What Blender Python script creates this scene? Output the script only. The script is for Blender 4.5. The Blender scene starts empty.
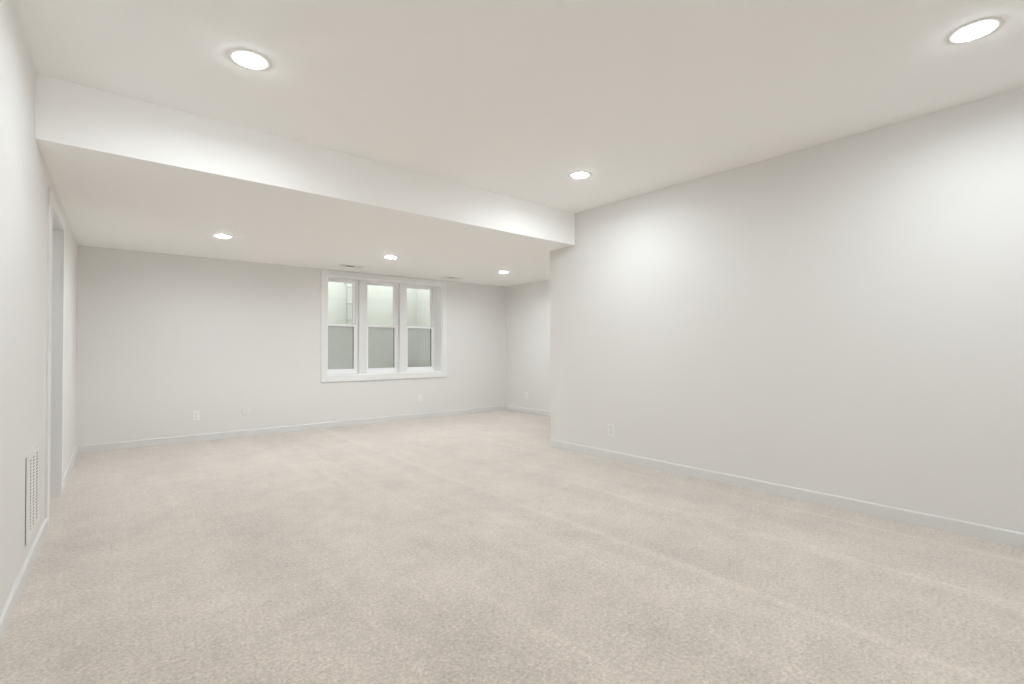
import bpy, bmesh, math
from math import sin, cos, pi, atan2
from mathutils import Matrix, Vector

# ------------------------------------------------------------------ camera, world, exposure
SC = bpy.context.scene
COL = SC.collection
F_PX, YAW, PITCH, ROLL, CAM_Z = 491.08, 0.6907, 0.0116, -0.0019, 1.15


def make_camera():
    c = bpy.data.cameras.new('camera')
    c.sensor_width = 36.0
    c.lens = F_PX / 1024 * 36.0
    c.clip_start = 0.02
    o = bpy.data.objects.new('camera', c)
    COL.objects.link(o)
    r = Vector((cos(YAW), -sin(YAW), 0))
    fw = Vector((sin(YAW), cos(YAW), 0))
    up = Vector((0, 0, 1))
    f2 = fw * cos(PITCH) + up * sin(PITCH)
    u2 = -fw * sin(PITCH) + up * cos(PITCH)
    X = r * cos(ROLL) + u2 * sin(ROLL)
    Y = -r * sin(ROLL) + u2 * cos(ROLL)
    m = Matrix((X, Y, -f2)).transposed().to_4x4()
    m.translation = (0, 0, CAM_Z)
    o.matrix_world = m
    SC.camera = o


make_camera()
W = bpy.data.worlds.new('overcast_sky')
SC.world = W
W.use_nodes = True
W.node_tree.nodes['Background'].inputs[0].default_value = (0.92, 0.965, 0.975, 1)
W.node_tree.nodes['Background'].inputs[1].default_value = 4.1
SC.view_settings.view_transform = 'Standard'
SC.view_settings.look = 'None'
SC.view_settings.gamma = 1.0
SC.view_settings.use_curve_mapping = False
SC.view_settings.exposure = 0.0
SC.cycles.max_bounces = 16
SC.cycles.diffuse_bounces = 12
SC.cycles.transparent_max_bounces = 16
LAMP = 525.0                                    # radiance of the downlight lenses

# ------------------------------------------------------------------ room dimensions (metres)
H, S = 2.6444, 2.2865                          # ceiling, dropped ceiling
HB = 0.0836                                    # baseboard height
Y0 = -1.25                                     # wall behind the camera
XR1 = 5.729                                    # far right wall of the back area
YEND = 4.143                                   # where the right wall stops


def xl(y):                                     # left wall surface
    return -0.3834 + 0.022 * y if y < 4.4 else -0.3501 + 0.0144 * y


def xr(y): return 4.0632 - 0.0142 * y          # right wall surface
def yb(x): return 3.6818 + 0.0165 * x          # face of the dropped ceiling
def yk(x): return 7.192 - 0.0144 * x           # back wall surface


TH_L = atan2(1, 0.022)
TH_L2 = atan2(1, 0.0144)
TH_R = atan2(-1, 0.0142)
TH_K = math.atan(-0.0144)
TH_E = -pi / 2


# ------------------------------------------------------------------ materials
def mat(name, col, rough=0.6, spec=0.3, bump=None, metal=0.0):
    m = bpy.data.materials.new(name)
    m.use_nodes = True
    nt = m.node_tree
    b = nt.nodes['Principled BSDF']
    b.inputs['Base Color'].default_value = (*col, 1)
    b.inputs['Roughness'].default_value = rough
    b.inputs['Specular IOR Level'].default_value = spec
    b.inputs['Metallic'].default_value = metal
    if bump:
        tc = nt.nodes.new('ShaderNodeTexCoord')
        n = nt.nodes.new('ShaderNodeTexNoise')
        n.inputs['Scale'].default_value = bump[0]
        n.inputs['Detail'].default_value = 3
        bp = nt.nodes.new('ShaderNodeBump')
        bp.inputs['Strength'].default_value = bump[1]
        bp.inputs['Distance'].default_value = 0.002
        nt.links.new(tc.outputs['Object'], n.inputs['Vector'])
        nt.links.new(n.outputs['Fac'], bp.inputs['Height'])
        nt.links.new(bp.outputs['Normal'], b.inputs['Normal'])
    return m


M_WALL = mat('wall_paint', (0.757, 0.744, 0.726), 0.55, 0.25, (160, 0.08))
M_CEIL = mat('ceiling_paint', (0.945, 0.938, 0.926), 0.8, 0.1, (140, 0.08))
M_TRIM = mat('trim_paint', (0.80, 0.795, 0.785), 0.35, 0.4)
M_BASE = mat('baseboard_paint', (0.72, 0.715, 0.70), 0.35, 0.4)
M_VINYL = mat('window_vinyl', (0.92, 0.92, 0.92), 0.4, 0.4)
M_PLATE = mat('plate_plastic', (0.82, 0.82, 0.80), 0.35, 0.5)
M_RING = mat('light_trim', (0.93, 0.93, 0.92), 0.5, 0.3)
M_GRILLE = mat('grille_enamel', (0.80, 0.79, 0.77), 0.45, 0.4)
M_DARK = mat('duct_shade', (0.012, 0.012, 0.012), 0.9, 0.0)  # black sheet colour stands in for the shade inside the ducts
M_SLOT = mat('slot_dark', (0.08, 0.08, 0.08), 0.8, 0.0)
M_GASKET = mat('glazing_gasket', (0.12, 0.12, 0.12), 0.7, 0.1)
M_CONC = mat('well_concrete', (0.60, 0.575, 0.55), 0.9, 0.1, (30, 0.5))
M_GRAVEL = mat('well_gravel', (0.65, 0.63, 0.60), 0.95, 0.1, (25, 1.0))
M_LADDER = mat('ladder_metal', (0.42, 0.42, 0.41), 0.5, 0.4)


def emis(name, col, s):
    m = bpy.data.materials.new(name)
    m.use_nodes = True
    nt = m.node_tree
    nt.nodes.clear()
    e = nt.nodes.new('ShaderNodeEmission')
    e.inputs[0].default_value = (*col, 1)
    e.inputs[1].default_value = s
    o = nt.nodes.new('ShaderNodeOutputMaterial')
    nt.links.new(e.outputs[0], o.inputs[0])
    return m


M_LENS = emis('light_lens', (0.90, 0.98, 1.025), LAMP)
M_HALO = emis('light_halo_glow', (0.90, 0.98, 1.025), LAMP * 0.50)
M_FILL_HALL = emis('fill_lens_hall', (0.90, 0.98, 1.025), LAMP * 0.5)
M_LENS_LOW = emis('light_lens_low', (0.90, 0.98, 1.025), LAMP * 1.15)   # the dropped ceiling's circuit


def glass_mat():
    m = bpy.data.materials.new('window_glass')
    m.use_nodes = True
    nt = m.node_tree
    nt.nodes.clear()
    o = nt.nodes.new('ShaderNodeOutputMaterial')
    mx = nt.nodes.new('ShaderNodeMixShader')
    fr = nt.nodes.new('ShaderNodeFresnel')
    fr.inputs[0].default_value = 1.5
    t = nt.nodes.new('ShaderNodeBsdfTransparent')
    t.inputs[0].default_value = (0.95, 0.965, 0.95, 1)
    g = nt.nodes.new('ShaderNodeBsdfGlossy')
    g.inputs['Roughness'].default_value = 0.02
    nt.links.new(fr.outputs[0], mx.inputs[0])
    nt.links.new(t.outputs[0], mx.inputs[1])
    nt.links.new(g.outputs[0], mx.inputs[2])
    nt.links.new(mx.outputs[0], o.inputs[0])
    return m


def sheer_mat(name, tcol, dcol, fac, translucent=False):
    m = bpy.data.materials.new(name)
    m.use_nodes = True
    nt = m.node_tree
    nt.nodes.clear()
    o = nt.nodes.new('ShaderNodeOutputMaterial')
    mx = nt.nodes.new('ShaderNodeMixShader')
    mx.inputs[0].default_value = fac
    t = nt.nodes.new('ShaderNodeBsdfTransparent')
    t.inputs[0].default_value = (*tcol, 1)
    d = nt.nodes.new('ShaderNodeBsdfTranslucent' if translucent else 'ShaderNodeBsdfDiffuse')
    d.inputs[0].default_value = (*dcol, 1)
    nt.links.new(t.outputs[0], mx.inputs[1])
    nt.links.new(d.outputs[0], mx.inputs[2])
    nt.links.new(mx.outputs[0], o.inputs[0])
    return m


M_GLASS = glass_mat()
M_SCREEN = sheer_mat('insect_screen', (1, 1, 1), (0.95, 0.94, 0.93), 0.62)
M_COVER = sheer_mat('well_cover_plastic', (0.95, 1.0, 0.97), (0.91, 0.97, 0.935), 0.3, True)


def carpet_mat():
    m = bpy.data.materials.new('carpet_pile')
    m.use_nodes = True
    nt = m.node_tree
    N = nt.nodes.new
    L = nt.links.new
    b = nt.nodes['Principled BSDF']
    b.inputs['Roughness'].default_value = 1.0
    b.inputs['Specular IOR Level'].default_value = 0.0
    b.inputs['Sheen Weight'].default_value = 0.6
    b.inputs['Sheen Roughness'].default_value = 0.45
    tc = N('ShaderNodeTexCoord')

    def noise(scale, detail, sx=1, sy=1, rough=0.5, rot=0.0):
        mp = N('ShaderNodeMapping')
        mp.inputs['Scale'].default_value = (sx, sy, 1)
        mp.inputs['Rotation'].default_value = (0, 0, rot)
        n = N('ShaderNodeTexNoise')
        n.inputs['Scale'].default_value = scale
        n.inputs['Detail'].default_value = detail
        n.inputs['Roughness'].default_value = rough
        L(tc.outputs['Object'], mp.inputs['Vector'])
        L(mp.outputs[0], n.inputs['Vector'])
        return n.outputs['Fac']

    def math_(op, a, v):
        n = N('ShaderNodeMath')
        n.operation = op
        for k, q in enumerate((a, v)):
            if isinstance(q, (int, float)):
                n.inputs[k].default_value = q
            else:
                L(q, n.inputs[k])
        return n.outputs[0]

    def ramp(v, lo, hi):
        n = N('ShaderNodeMapRange')
        n.inputs['From Min'].default_value = lo
        n.inputs['From Max'].default_value = hi
        n.interpolation_type = 'SMOOTHSTEP'
        L(v, n.inputs['Value'])
        return n.outputs[0]

    tuft = noise(85, 3, rough=0.75)             # single tufts
    clump = noise(48, 3, rough=0.6)             # clumps of tufts
    blot = noise(2.2, 3, rough=0.6)             # pile lying different ways
    lanes = ramp(noise(1.0, 1, 2.6, 0.22), 0.40, 0.60)      # vacuum lanes, along the room
    ridge = ramp(noise(1.0, 2, 6.0, 0.30), 0.56, 0.68)      # narrow brushed ridges
    v = math_('MULTIPLY', math_('SUBTRACT', tuft, 0.5), 1.15)
    v = math_('ADD', v, math_('MULTIPLY', math_('SUBTRACT', clump, 0.5), 0.6))
    v = math_('ADD', v, math_('MULTIPLY', math_('SUBTRACT', noise(8, 3, rough=0.65), 0.5), 0.30))
    v = math_('ADD', v, math_('MULTIPLY', math_('SUBTRACT', blot, 0.5), 0.34))
    v = math_('ADD', v, math_('MULTIPLY', math_('SUBTRACT', lanes, 0.5), 0.06))
    v = math_('ADD', v, math_('MULTIPLY', ridge, 0.055))
    sep = N('ShaderNodeSeparateXYZ')             # pile ridges left by the vacuum, running along the room
    L(tc.outputs['Object'], sep.inputs[0])
    wob = math_('MULTIPLY', math_('SUBTRACT', noise(1.0, 2, 1.5, 1.2), 0.5), 0.10)
    for x0, k, wid, amp in ((3.80, -0.03, 0.032, 0.13), (2.36, 0.0, 0.055, 0.095), (3.16, -0.03, 0.035, 0.08)):
        d = math_('SUBTRACT', sep.outputs[0], math_('ADD', math_('MULTIPLY', sep.outputs[1], k), x0))
        d = math_('ABSOLUTE', math_('ADD', d, wob if x0 < 3.5 else 0.0), 0.0)
        r_ = math_('MULTIPLY', ramp(math_('SUBTRACT', wid, d), 0.0, wid), ramp(noise(1.0, 2, 2.0 + x0, 0.8), 0.22, 0.50))
        v = math_('ADD', v, math_('MULTIPLY', r_, amp))
    v = math_('ADD', v, 1.0)
    hs = N('ShaderNodeMix')
    hs.data_type = 'RGBA'
    hs.blend_type = 'MULTIPLY'
    hs.inputs[0].default_value = 1.0
    hs.inputs[6].default_value = (0.60, 0.533, 0.475, 1)
    cc = N('ShaderNodeCombineColor')
    for k in range(3):
        L(v, cc.inputs[k])
    L(cc.outputs[0], hs.inputs[7])
    L(hs.outputs[2], b.inputs['Base Color'])
    bp = N('ShaderNodeBump')
    bp.inputs['Strength'].default_value = 0.6
    bp.inputs['Distance'].default_value = 0.006
    L(math_('ADD', tuft, clump), bp.inputs['Height'])
    L(bp.outputs[0], b.inputs['Normal'])
    return m


M_CARPET = carpet_mat()


# ------------------------------------------------------------------ mesh helpers
def bx(bm, x0, x1, y0, y1, z0, z1, bevel=0.0, seg=2):
    r = bmesh.ops.create_cube(bm, size=1.0, matrix=Matrix.Translation(((x0 + x1) / 2, (y0 + y1) / 2, (z0 + z1) / 2)) @ Matrix.Diagonal((abs(x1 - x0), abs(y1 - y0), abs(z1 - z0), 1)))
    if bevel:
        es = {e for v in r['verts'] for e in v.link_edges}
        bmesh.ops.bevel(bm, geom=list(es), offset=bevel, segments=seg, affect='EDGES', profile=0.5)


def prism(bm, pts, z0, z1):
    lo = [bm.verts.new((x, y, z0)) for x, y in pts]
    hi = [bm.verts.new((x, y, z1)) for x, y in pts]
    n = len(pts)
    bm.faces.new(lo[::-1])
    bm.faces.new(hi)
    for i in range(n):
        bm.faces.new((lo[i], lo[(i + 1) % n], hi[(i + 1) % n], hi[i]))


def sweep(bm, prof, x0, x1):
    """profile of (y, z) points run along x"""
    a = [bm.verts.new((x0, y, z)) for y, z in prof]
    b = [bm.verts.new((x1, y, z)) for y, z in prof]
    n = len(prof)
    bm.faces.new(a)
    bm.faces.new(b[::-1])
    for i in range(n):
        bm.faces.new((a[i], b[i], b[(i + 1) % n], a[(i + 1) % n]))


def lathe(bm, prof, n=48, close=False):
    """profile of (r, z) points turned round z"""
    rings = []
    for r, z in prof:
        if r < 1e-6:
            rings.append([bm.verts.new((0, 0, z))])
        else:
            rings.append([bm.verts.new((r * cos(2 * pi * i / n), r * sin(2 * pi * i / n), z)) for i in range(n)])
    pairs = list(zip(rings, rings[1:])) + ([(rings[-1], rings[0])] if close else [])
    for A, B in pairs:
        for i in range(n):
            j = (i + 1) % n
            if len(A) == 1:
                bm.faces.new((A[0], B[j], B[i]))
            elif len(B) == 1:
                bm.faces.new((A[i], A[j], B[0]))
            else:
                bm.faces.new((A[i], A[j], B[j], B[i]))


def obj(name, bm, m, parent=None, loc=None, rz=0.0, smooth=False):
    bmesh.ops.recalc_face_normals(bm, faces=bm.faces)
    me = bpy.data.meshes.new(name)
    bm.to_mesh(me)
    bm.free()
    me.materials.append(m)
    if smooth:
        for p in me.polygons:
            p.use_smooth = True
    o = bpy.data.objects.new(name, me)
    COL.objects.link(o)
    if parent:
        o.parent = parent
    if loc:
        o.location = loc
    o.rotation_euler.z = rz
    return o


def struct(name, bm, m, parent=None, loc=None, rz=0.0):
    o = obj(name, bm, m, parent, loc, rz)
    o['kind'] = 'structure'
    return o


def thing(name, label, cat, loc, rz=0.0, group=None):
    o = bpy.data.objects.new(name, None)
    o.empty_display_size = 0.1
    COL.objects.link(o)
    o.location = loc
    o.rotation_euler.z = rz
    o['label'] = label
    o['category'] = cat
    if group:
        o['group'] = group
    return o


def copy_thing(src, label, loc, rz=0.0):
    r = src.copy()
    COL.objects.link(r)
    r.location = loc
    r.rotation_euler.z = rz
    r['label'] = label
    for ch in list(src.children):
        c = ch.copy()
        COL.objects.link(c)
        c.parent = r
        for g in list(ch.children):
            d = g.copy()
            COL.objects.link(d)
            d.parent = c
    return r


B = bmesh.new

# ------------------------------------------------------------------ room shell
YD0, YD1, ZD = 4.375, 5.215, 2.090              # door opening in the left wall
YC0, YC1, ZC = 4.250, 5.305, 2.170              # outer edges of its casing
TL = 0.14                                       # left wall thickness

bm = B()
prism(bm, [(-2.6, Y0 - 0.15), (XR1 + 0.15, Y0 - 0.15), (XR1 + 0.15, 7.34), (-2.6, 7.34)], -0.1, 0.0)
struct('floor', bm, M_CARPET)

bm = B()
prism(bm, [(-0.7, Y0 - 0.15), (4.3, Y0 - 0.15), (4.3, yb(4.3) + 0.1), (-0.7, yb(-0.7) + 0.1)], H, H + 0.12)
CEIL = struct('ceiling', bm, M_CEIL)

bm = B()
prism(bm, [(-0.31, yb(-0.31)), (xr(3.75) + 0.01, yb(xr(3.75) + 0.01)), (xr(3.75) + 0.01, YEND - 0.05), (XR1 + 0.02, YEND - 0.05),
           (XR1 + 0.02, yk(XR1) + 0.02), (-0.26, yk(-0.26) + 0.02)], S, H + 0.1)
CEIL_LOW = struct('ceiling_lower', bm, M_CEIL)

bm = B()                                        # left wall with its door opening
def lw(y0, y1, z0, z1):
    prism(bm, [(xl(y0), y0), (xl(y1), y1), (xl(y1) - TL, y1), (xl(y0) - TL, y0)], z0, z1)
lw(Y0 - 0.1, YD0, 0, H + 0.1)
lw(YD1, 7.5, 0, H + 0.1)
lw(YD0, YD1, ZD, H + 0.1)
struct('wall_left', bm, M_WALL)

bm = B()                                        # right wall and its return towards the alcove
prism(bm, [(xr(Y0 - 0.1), Y0 - 0.1), (xr(YEND), YEND), (XR1 + 0.1, YEND), (XR1 + 0.1, YEND - 0.12),
           (xr(YEND) + 0.12, YEND - 0.12), (xr(Y0) + 0.12, Y0 - 0.1)], 0, H + 0.1)
struct('wall_right', bm, M_WALL)

bm = B()
prism(bm, [(XR1, YEND - 0.1), (XR1 + 0.12, YEND - 0.1), (XR1 + 0.12, 7.5), (XR1, 7.5)], 0, H + 0.1)
struct('wall_alcove', bm, M_WALL)

bm = B()
prism(bm, [(-0.7, Y0), (4.3, Y0), (4.3, Y0 - 0.12), (-0.7, Y0 - 0.12)], 0, H + 0.1)
struct('wall_front', bm, M_WALL)

# back wall, local frame: x along the wall, -y into the room
KM = Matrix.Translation((0, 7.192, 0)) @ Matrix.Rotation(TH_K, 4, 'Z')
WX0, WX1, WZ0, WZ1 = 2.452, 4.362, 0.745, 2.205  # window opening
WD = 0.33                                       # back wall thickness
bm = B()
bx(bm, -0.6, WX0, 0, WD, 0, H + 0.1)
bx(bm, WX1, XR1 + 0.3, 0, WD, 0, H + 0.1)
bx(bm, WX0, WX1, 0, WD, 0, WZ0)
bx(bm, WX0, WX1, 0, WD, WZ1, H + 0.1)
struct('wall_back', bm, M_WALL, loc=(0, 7.192, 0), rz=TH_K)

# hall behind the doorway
bm = B()
bx(bm, -2.3, -2.2, 3.6, 6.3, 0, H)
bx(bm, -2.2, xl(3.7) - TL + 0.01, 3.6, 3.7, 0, H)
bx(bm, -2.2, xl(6.2) - TL + 0.01, 6.2, 6.3, 0, H)
struct('wall_hall', bm, M_WALL)
bm = B()
bx(bm, -2.3, -0.36, 3.6, 6.3, S + 0.1, S + 0.2)
struct('ceiling_hall', bm, M_CEIL)

# ------------------------------------------------------------------ baseboards
T = 0.014
BPROF = [(0.004, 0), (-T, 0), (-T, HB - 0.008), (-T + 0.003, HB - 0.002), (-T + 0.006, HB), (0.004, HB)]


def baseboard(name, p0, p1):
    """runs from p0 to p1 with the room on its right hand side (local -y)"""
    d = Vector(p1) - Vector(p0)
    bm = B()
    sweep(bm, BPROF, 0, d.length)
    struct(name, bm, M_BASE, loc=(p0[0], p0[1], 0), rz=atan2(d.y, d.x))


baseboard('baseboard_left', (xl(Y0), Y0), (xl(YC0), YC0))
baseboard('baseboard_left_back', (xl(YC1), YC1), (xl(7.195), 7.195))
baseboard('baseboard_back', (xl(7.195), yk(xl(7.195))), (XR1, yk(XR1)))
baseboard('baseboard_alcove', (XR1, yk(XR1)), (XR1, YEND))
baseboard('baseboard_return', (XR1, YEND), (xr(YEND) - T, YEND))
baseboard('baseboard_right', (xr(YEND), YEND + T), (xr(Y0), Y0))
baseboard('baseboard_front', (4.1, Y0), (-0.41, Y0))

# ------------------------------------------------------------------ doorway: jamb lining and casing
DOORM = dict(loc=(xl(4.3999), 4.3999, 0), rz=(TH_L + TH_L2) / 2)
o0 = 4.3999
bm = B()
bx(bm, YD0 - o0, YD0 - o0 + 0.018, -0.001, TL + 0.012, 0, ZD)
bx(bm, YD1 - o0 - 0.018, YD1 - o0, -0.001, TL + 0.012, 0, ZD)
bx(bm, YD0 - o0, YD1 - o0, -0.001, TL + 0.012, ZD - 0.018, ZD)
bx(bm, YD0 - o0 + 0.017, YD0 - o0 + 0.028, 0.085, 0.12, 0, ZD - 0.018)      # stops
bx(bm, YD1 - o0 - 0.028, YD1 - o0 - 0.017, 0.085, 0.12, 0, ZD - 0.018)
bx(bm, YD0 - o0 + 0.017, YD1 - o0 - 0.017, 0.085, 0.12, ZD - 0.029, ZD - 0.017)
struct('door_1', bm, M_TRIM, **DOORM)
bm = B()
cw = YD0 - YC0
for x0, x1, z0, z1 in ((YC0, YD0 + 0.006, 0, ZC), (YD1 - 0.006, YC1, 0, ZC), (YD0, YD1, ZD - 0.006, ZC)):
    bx(bm, x0 - o0, x1 - o0, -0.012, 0.003, z0, z1, 0.003)
struct('trim_1', bm, M_TRIM, **DOORM)

# ------------------------------------------------------------------ window: casing, mullions, three double hung units
KL = dict(loc=(0, 7.192, 0), rz=TH_K)
CW = 0.086
bm = B()                                        # picture frame casing on the wall
bx(bm, WX0 - CW, WX0, -0.018, 0.003, WZ0 - CW, WZ1 + 0.068, 0.003)
bx(bm, WX1, WX1 + CW, -0.018, 0.003, WZ0 - CW, WZ1 + 0.068, 0.003)
bx(bm, WX0, WX1, -0.018, 0.003, WZ1, WZ1 + 0.068, 0.003)
bx(bm, WX0, WX1, -0.018, 0.003, WZ0 - CW, WZ0, 0.003)
struct('trim_2', bm, M_TRIM, **KL)
bm = B()                                        # jamb extensions lining the deep opening
JD = 0.255
e = 0.012
bx(bm, WX0, WX0 + e, -0.004, JD, WZ0, WZ1)
bx(bm, WX1 - e, WX1, -0.004, JD, WZ0, WZ1)
bx(bm, WX0, WX1, -0.004, JD, WZ1 - e, WZ1)
bx(bm, WX0, WX1, -0.004, JD, WZ0, WZ0 + e)
struct('trim_3', bm, M_VINYL, **KL)
MUL = ((2.992, 3.112), (3.668, 3.790))
MY = 0.15
for k, (a, b) in enumerate(MUL):
    bm = B()
    bx(bm, a, b, MY, JD + 0.06, WZ0 + e - 0.001, WZ1 - e + 0.001, 0.003)
    struct('trim_%d' % (4 + k), bm, M_TRIM, **KL)


def ring(bm, x0, x1, z0, z1, y0, y1, l, r, b, t, bev=0.003):
    bx(bm, x0, x0 + l, y0, y1, z0, z1, bev)
    bx(bm, x1 - r, x1, y0, y1, z0, z1, bev)
    bx(bm, x0 + l - 0.001, x1 - r + 0.001, y0, y1, z0, z0 + b, bev)
    bx(bm, x0 + l - 0.001, x1 - r + 0.001, y0, y1, z1 - t, z1, bev)


ZM = 1.492                                      # meeting rail centre
for k, (a, b) in enumerate(((WX0 + e, MUL[0][0]), (MUL[0][1], MUL[1][0]), (MUL[1][1], WX1 - e))):
    z0, z1 = WZ0 + e, WZ1 - e
    bm = B()                                    # the unit's outer frame
    ring(bm, a, b, z0, z1, 0.225, 0.315, 0.022, 0.022, 0.022, 0.014)
    fr = struct('window_%d' % (k + 1), bm, M_VINYL, **KL)
    sx0, sx1 = a + 0.021, b - 0.021
    bm = B()
    ring(bm, sx0, sx1, ZM - 0.02, z1 - 0.013, 0.270, 0.300, 0.036, 0.036, 0.034, 0.03)
    up = obj('upper_sash', bm, M_VINYL, fr)
    bm = B()
    bx(bm, sx0 + 0.03, sx1 - 0.03, 0.283, 0.287, ZM + 0.008, z1 - 0.038)
    obj('glass_pane', bm, M_GLASS, up)
    bm = B()
    ring(bm, sx0, sx1, z0 + 0.02, ZM + 0.018, 0.232, 0.264, 0.036, 0.036, 0.055, 0.034)
    lo = obj('lower_sash', bm, M_VINYL, fr)
    bm = B()
    bx(bm, sx0 + 0.03, sx1 - 0.03, 0.246, 0.250, z0 + 0.07, ZM - 0.012)
    obj('glass_pane', bm, M_GLASS, lo)
    bm = B()                                    # dark glazing gasket inside the lower sash
    ring(bm, sx0 + 0.033, sx1 - 0.033, z0 + 0.072, ZM - 0.013, 0.238, 0.258, 0.006, 0.006, 0.004, 0.007, 0)
    obj('glazing_gasket', bm, M_GASKET, lo)
    bm = B()
    bx(bm, sx0, sx1, 0.304, 0.306, z0 + 0.02, ZM)
    obj('insect_screen', bm, M_SCREEN, fr)

# window well outside: concrete walls, gravel, plastic cover and ladder
bm = B()
WY0, WY1, WL, WR, WT = WD, 1.60, 2.05, 4.74, 2.55
bx(bm, WL - 0.12, WL, WY0, WY1, 0.2, WT)
bx(bm, WR, WR + 0.12, WY0, WY1, 0.2, WT)
bx(bm, WL - 0.12, WR + 0.12, WY1, WY1 + 0.12, 0.2, WT)
struct('wall_well', bm, M_CONC, **KL)
bm = B()
bx(bm, WL, WR, WY0, WY1, 0.2, 0.45)
struct('floor_well', bm, M_GRAVEL, **KL)
bm = B()
n = 10
for i in range(n):                              # low arched cover
    t0, t1 = pi * i / n, pi * (i + 1) / n
    cy, ry = (WY0 + WY1) / 2, (WY1 - WY0) / 2 + 0.08
    y0, y1 = cy - ry * cos(t0), cy - ry * cos(t1)
    za, zb = WT + 0.16 * sin(t0), WT + 0.16 * sin(t1)
    vs = [bm.verts.new(p) for p in ((WL - 0.1, y0, za), (WR + 0.1, y0, za), (WR + 0.1, y1, zb), (WL - 0.1, y1, zb))]
    bm.faces.new(vs)
bmesh.ops.remove_doubles(bm, verts=bm.verts, dist=1e-4)
cov = struct('ceiling_well', bm, M_COVER, **KL)

lad = thing('ladder', 'pale metal escape ladder on the well wall seen through the left window', 'ladder',
            KM @ Vector((3.285, WY1, 0.45)), TH_K)
for x in (0.0, 0.30):
    bm = B()
    bx(bm, x, x + 0.028, -0.10, -0.085, 0.02, 2.02, 0.003)
    for z in (0.25, 1.05, 1.85):
        bx(bm, x + 0.004, x + 0.024, -0.086, 0.0, z, z + 0.03)
    obj('rail', bm, M_LADDER, lad)
for i in range(6):
    bm = B()
    bx(bm, 0.0, 0.328, -0.125, -0.09, 0.280 + 0.301 * i, 0.308 + 0.301 * i, 0.006)
    obj('rung', bm, M_LADDER, lad)


# ------------------------------------------------------------------ recessed downlights
LIGHTS_HIGH = [(0.566, 2.813), (3.157, 0.383), (3.154, 2.888), (1.3, -0.40)]
LIGHTS_LOW = [(0.906, 5.686), (2.738, 5.684), (4.591, 5.752)]


def cut_holes(slab, spots, z):
    """round housings cut into the ceiling slab for the lamps"""
    bm = B()
    for x, y in spots:
        bmesh.ops.create_cone(bm, cap_ends=True, segments=48, radius1=0.078, radius2=0.078, depth=0.12, matrix=Matrix.Translation((x, y, z)))
    me = bpy.data.meshes.new('cut')
    bm.to_mesh(me)
    bm.free()
    c = bpy.data.objects.new('cut', me)
    COL.objects.link(c)
    md = slab.modifiers.new('cut', 'BOOLEAN')
    md.operation = 'DIFFERENCE'
    md.solver = 'EXACT'
    md.object = c
    dg = bpy.context.evaluated_depsgraph_get()
    new = bpy.data.meshes.new_from_object(slab.evaluated_get(dg))
    slab.modifiers.clear()
    slab.data = new
    bpy.data.objects.remove(c)
    bpy.data.meshes.remove(me)


cut_holes(CEIL, LIGHTS_HIGH, H)
cut_holes(CEIL_LOW, LIGHTS_LOW, S)


RECESS_HIGH, RECESS_LOW = 0.004, 0.007                      # how far the lens sits above the ceiling plane


def make_downlight(label, loc, lens, prof):
    t = thing('recessed_light', label, 'ceiling light', loc, 0, 'recessed ceiling lights')
    bm = B()
    lathe(bm, [(0.056, 0.050), (0.0582, 0.0), (0.062, -0.0040), (0.084, -0.0036), (0.100, -0.002), (0.1015, 0.001), (0.079, 0.001), (0.076, 0.050)], 56, True)
    obj('trim_ring', bm, M_RING, t, smooth=True)
    bm = B()
    lathe(bm, [(0.0, prof), (0.0555, prof), (0.0555, prof + 0.006), (0.0, prof + 0.006)], 56)
    obj('lens', bm, lens, t, smooth=True)
    bm = B()                                    # added glowing ring that puts a bloom-like halo on the ceiling
    lathe(bm, [(0.0562, -0.003), (0.0564, -0.0072), (0.0571, -0.0078), (0.0578, -0.0072), (0.0580, -0.003)], 56, True)
    obj('halo_ring', bm, M_HALO, t, smooth=True)
    return t


dl = make_downlight('lit round downlight in the high ceiling nearest the left wall', (0.566, 2.813, H), M_LENS, RECESS_HIGH)
copy_thing(dl, 'lit round downlight in the high ceiling at the upper right corner of the photo', (3.157, 0.383, H))
copy_thing(dl, 'small lit round downlight in the high ceiling just above the beam and right wall corner', (3.154, 2.888, H))
copy_thing(dl, 'added unseen downlight in the high ceiling behind the camera, filling the front room', (1.3, -0.40, H))  # added lamp, placed for the light it gives the front room
dl = make_downlight('lit round downlight in the dropped ceiling left of the window', (0.906, 5.686, S), M_LENS_LOW, RECESS_LOW)
copy_thing(dl, 'lit round downlight in the dropped ceiling above the window', (2.738, 5.684, S))
copy_thing(dl, 'lit round downlight in the dropped ceiling nearest the alcove corner, right of the window', (4.591, 5.752, S))


make_downlight('added unseen downlight in the hall, brightening the doorway', (-1.3, 4.7, S + 0.1), M_FILL_HALL, -0.004)  # added lamp, lifts the jamb and the carpet at the doorway


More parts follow.
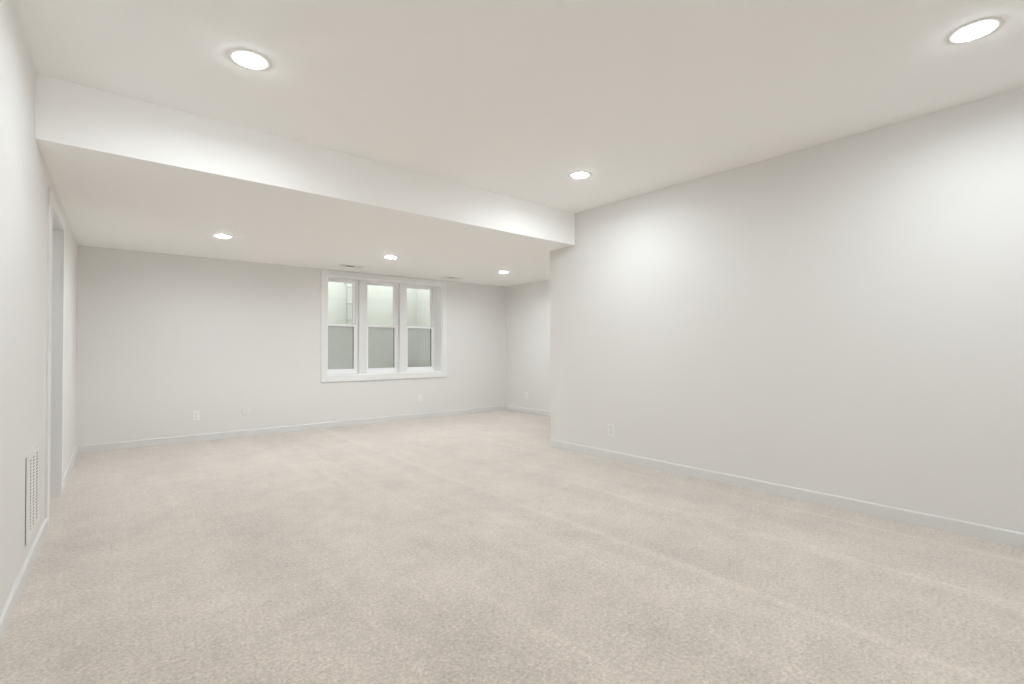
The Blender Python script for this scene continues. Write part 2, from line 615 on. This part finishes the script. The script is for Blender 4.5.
# ------------------------------------------------------------------ ceiling air registers by the window
def make_register(label, loc):
    t = thing('air_register', label, 'air vent', loc, TH_K, 'ceiling air registers by the window')
    w, d = 0.31, 0.15
    bm = B()
    ring_xy = ((-w / 2, w / 2, -d / 2, -d / 2 + 0.025), (-w / 2, w / 2, d / 2 - 0.025, d / 2), (-w / 2, -w / 2 + 0.03, -d / 2, d / 2), (w / 2 - 0.03, w / 2, -d / 2, d / 2))
    for a, b_, c, f in ring_xy:
        bx(bm, a, b_, c, f, -0.006, 0.002, 0.002)
    obj('frame', bm, M_GRILLE, t)
    bm = B()
    bx(bm, -w / 2 + 0.028, w / 2 - 0.028, -d / 2 + 0.02, d / 2 - 0.02, -0.001, 0.001)
    obj('duct_shade_sheet', bm, M_DARK, t)
    bm = B()
    for i in [k for k in range(18) if k not in (3, 5, 7, 9)]:
        x = -w / 2 + 0.04 + i * (w - 0.08) / 17
        tilt = 1.12 if -0.10 < x < 0.03 else -0.9
        m = Matrix.Translation((x, 0, -0.006)) @ Matrix.Rotation(tilt, 4, 'Y')
        r = bmesh.ops.create_cube(bm, size=1.0, matrix=m @ Matrix.Diagonal((0.002, d - 0.045, 0.013, 1)))
    obj('louvers', bm, M_GRILLE, t)
    return t


rg = make_register('white ceiling register above the left side of the window', (2.625, 6.66, S))
copy_thing(rg, 'white ceiling register past the right edge of the window', (4.325, 6.74, S), TH_K)

# ------------------------------------------------------------------ return air grille on the left wall
gy, gw, gz0, gz1 = 3.452, 0.50, 0.160, 0.605
g = thing('return_air_grille', 'white stamped return air grille low on the left wall before the doorway', 'air vent',
          (xl(gy), gy, 0), TH_L)
P0, P1 = -0.0062, -0.0050                       # the thin sheet stands just off the wall
cols = [(0.104, 0.148), (0.214, 0.260), (0.336, 0.396), (0.452, 0.472)]
bm = B()
xs = [0.0] + [v for c in cols for v in c] + [gw]
for i in range(0, len(xs), 2):
    bx(bm, xs[i], xs[i + 1], P0, P1, gz0, gz1)
nz = 22
zlo, zhi = gz0 + 0.035, gz1 - 0.035
pit = (zhi - zlo) / nz
for a, b_ in cols:
    bx(bm, a - 0.001, b_ + 0.001, P0, P1, gz0, zlo)
    bx(bm, a - 0.001, b_ + 0.001, P0, P1, zhi, gz1)
    for i in range(nz):
        bx(bm, a - 0.001, b_ + 0.001, P0, P1, zlo + i * pit, zlo + i * pit + pit * 0.56)
bx(bm, 0.0, gw, P0, 0.001, gz1 - 0.002, gz1)
bx(bm, 0.0, gw, P0, 0.001, gz0, gz0 + 0.002)
bx(bm, gw - 0.002, gw, P0, 0.001, gz0, gz1)
bx(bm, 0.0, 0.0015, P0, -0.0024, gz0, gz1)
obj('face_plate', bm, M_GRILLE, g)
bm = B()
bx(bm, 0.004, gw - 0.004, -0.0012, 0.0008, gz0 + 0.004, gz1 - 0.004)
obj('duct_shade_sheet', bm, M_DARK, g)
for z in (gz0 + 0.018, gz1 - 0.018):
    bm = B()
    r = bmesh.ops.create_cone(bm, cap_ends=True, segments=16, radius1=0.005, radius2=0.004, depth=0.002,
                              matrix=Matrix.Translation((0.25, P0 - 0.0008, z)) @ Matrix.Rotation(pi / 2, 4, 'X'))
    obj('screw', bm, M_GRILLE, g)


# ------------------------------------------------------------------ wall outlets
def make_outlet(label, loc, rz, decor=False, w=0.078, h=0.122):
    t = thing('wall_outlet', label, 'outlet', loc, rz, 'white wall outlets')
    bm = B()
    bx(bm, -w / 2, w / 2, -0.0065, 0.001, -h / 2, h / 2, 0.003, 3)
    obj('cover_plate', bm, M_PLATE, t)
    if decor:
        bm = B()
        bx(bm, -0.0175, 0.0175, -0.0068, -0.004, -0.035, 0.035)
        obj('recess_line', bm, M_SLOT, t)
        bm = B()
        bx(bm, -0.0163, 0.0163, -0.0085, -0.004, -0.0335, 0.0335, 0.001)
        rc = obj('receptacle', bm, M_PLATE, t)
        cs = (0.018, -0.018)
        recs = [(rc, c) for c in cs]
    else:
        recs = []
        for c in (0.0195, -0.0195):
            bm = B()
            lathe(bm, [(0.0, 0.0), (0.0165, 0.0), (0.0172, -0.0006), (0.0172, -0.003), (0.0, -0.003)], 28)
            bmesh.ops.transform(bm, matrix=Matrix.Translation((0, -0.0088, c)) @ Matrix.Rotation(pi / 2, 4, 'X'), verts=bm.verts)
            recs.append((obj('receptacle', bm, M_PLATE, t), c))
    yf = -0.0089
    for rc, c in recs:
        bm = B()
        bx(bm, -0.0075, -0.0055, yf - 0.0002, yf + 0.0012, c - 0.002, c + 0.008)
        bx(bm, 0.0055, 0.0075, yf - 0.0002, yf + 0.0012, c - 0.002, c + 0.006)
        bx(bm, -0.002, 0.002, yf - 0.0002, yf + 0.0012, c - 0.010, c - 0.006)
        obj('slots', bm, M_SLOT, rc)
    return t


ou = make_outlet('white duplex outlet low on the back wall, left of the round cover', (0.862, yk(0.862), 0.315), TH_K)
copy_thing(ou, 'white duplex outlet low on the back wall under the right end of the window', (3.949, yk(3.949), 0.320), TH_K)
copy_thing(ou, 'white outlet on the alcove wall at the far right of the back area', (XR1, 6.531, 0.305), TH_E)
make_outlet('white rocker style outlet low on the long right wall near its end', (xr(3.261), 3.261, 0.300), TH_R, True)

rc = thing('round_cover_plate', 'wall coloured round blank cover low on the back wall beside the left outlet', 'cover plate',
           (1.415, yk(1.415), 0.325), TH_K)
bm = B()
lathe(bm, [(0.0, 0.0), (0.045, 0.0), (0.051, -0.002), (0.053, -0.0065), (0.0, -0.0065)], 40)
bmesh.ops.transform(bm, matrix=Matrix.Translation((0, -0.0055, 0)) @ Matrix.Rotation(pi / 2, 4, 'X'), verts=bm.verts)
obj('cover', bm, M_WALL, rc)
bm = B()
lathe(bm, [(0.0, 0.0), (0.0045, 0.0), (0.006, -0.001), (0.006, -0.003), (0.0, -0.003)], 16)
bmesh.ops.transform(bm, matrix=Matrix.Translation((0, -0.0075, 0)) @ Matrix.Rotation(pi / 2, 4, 'X'), verts=bm.verts)
obj('screw', bm, M_WALL, rc)
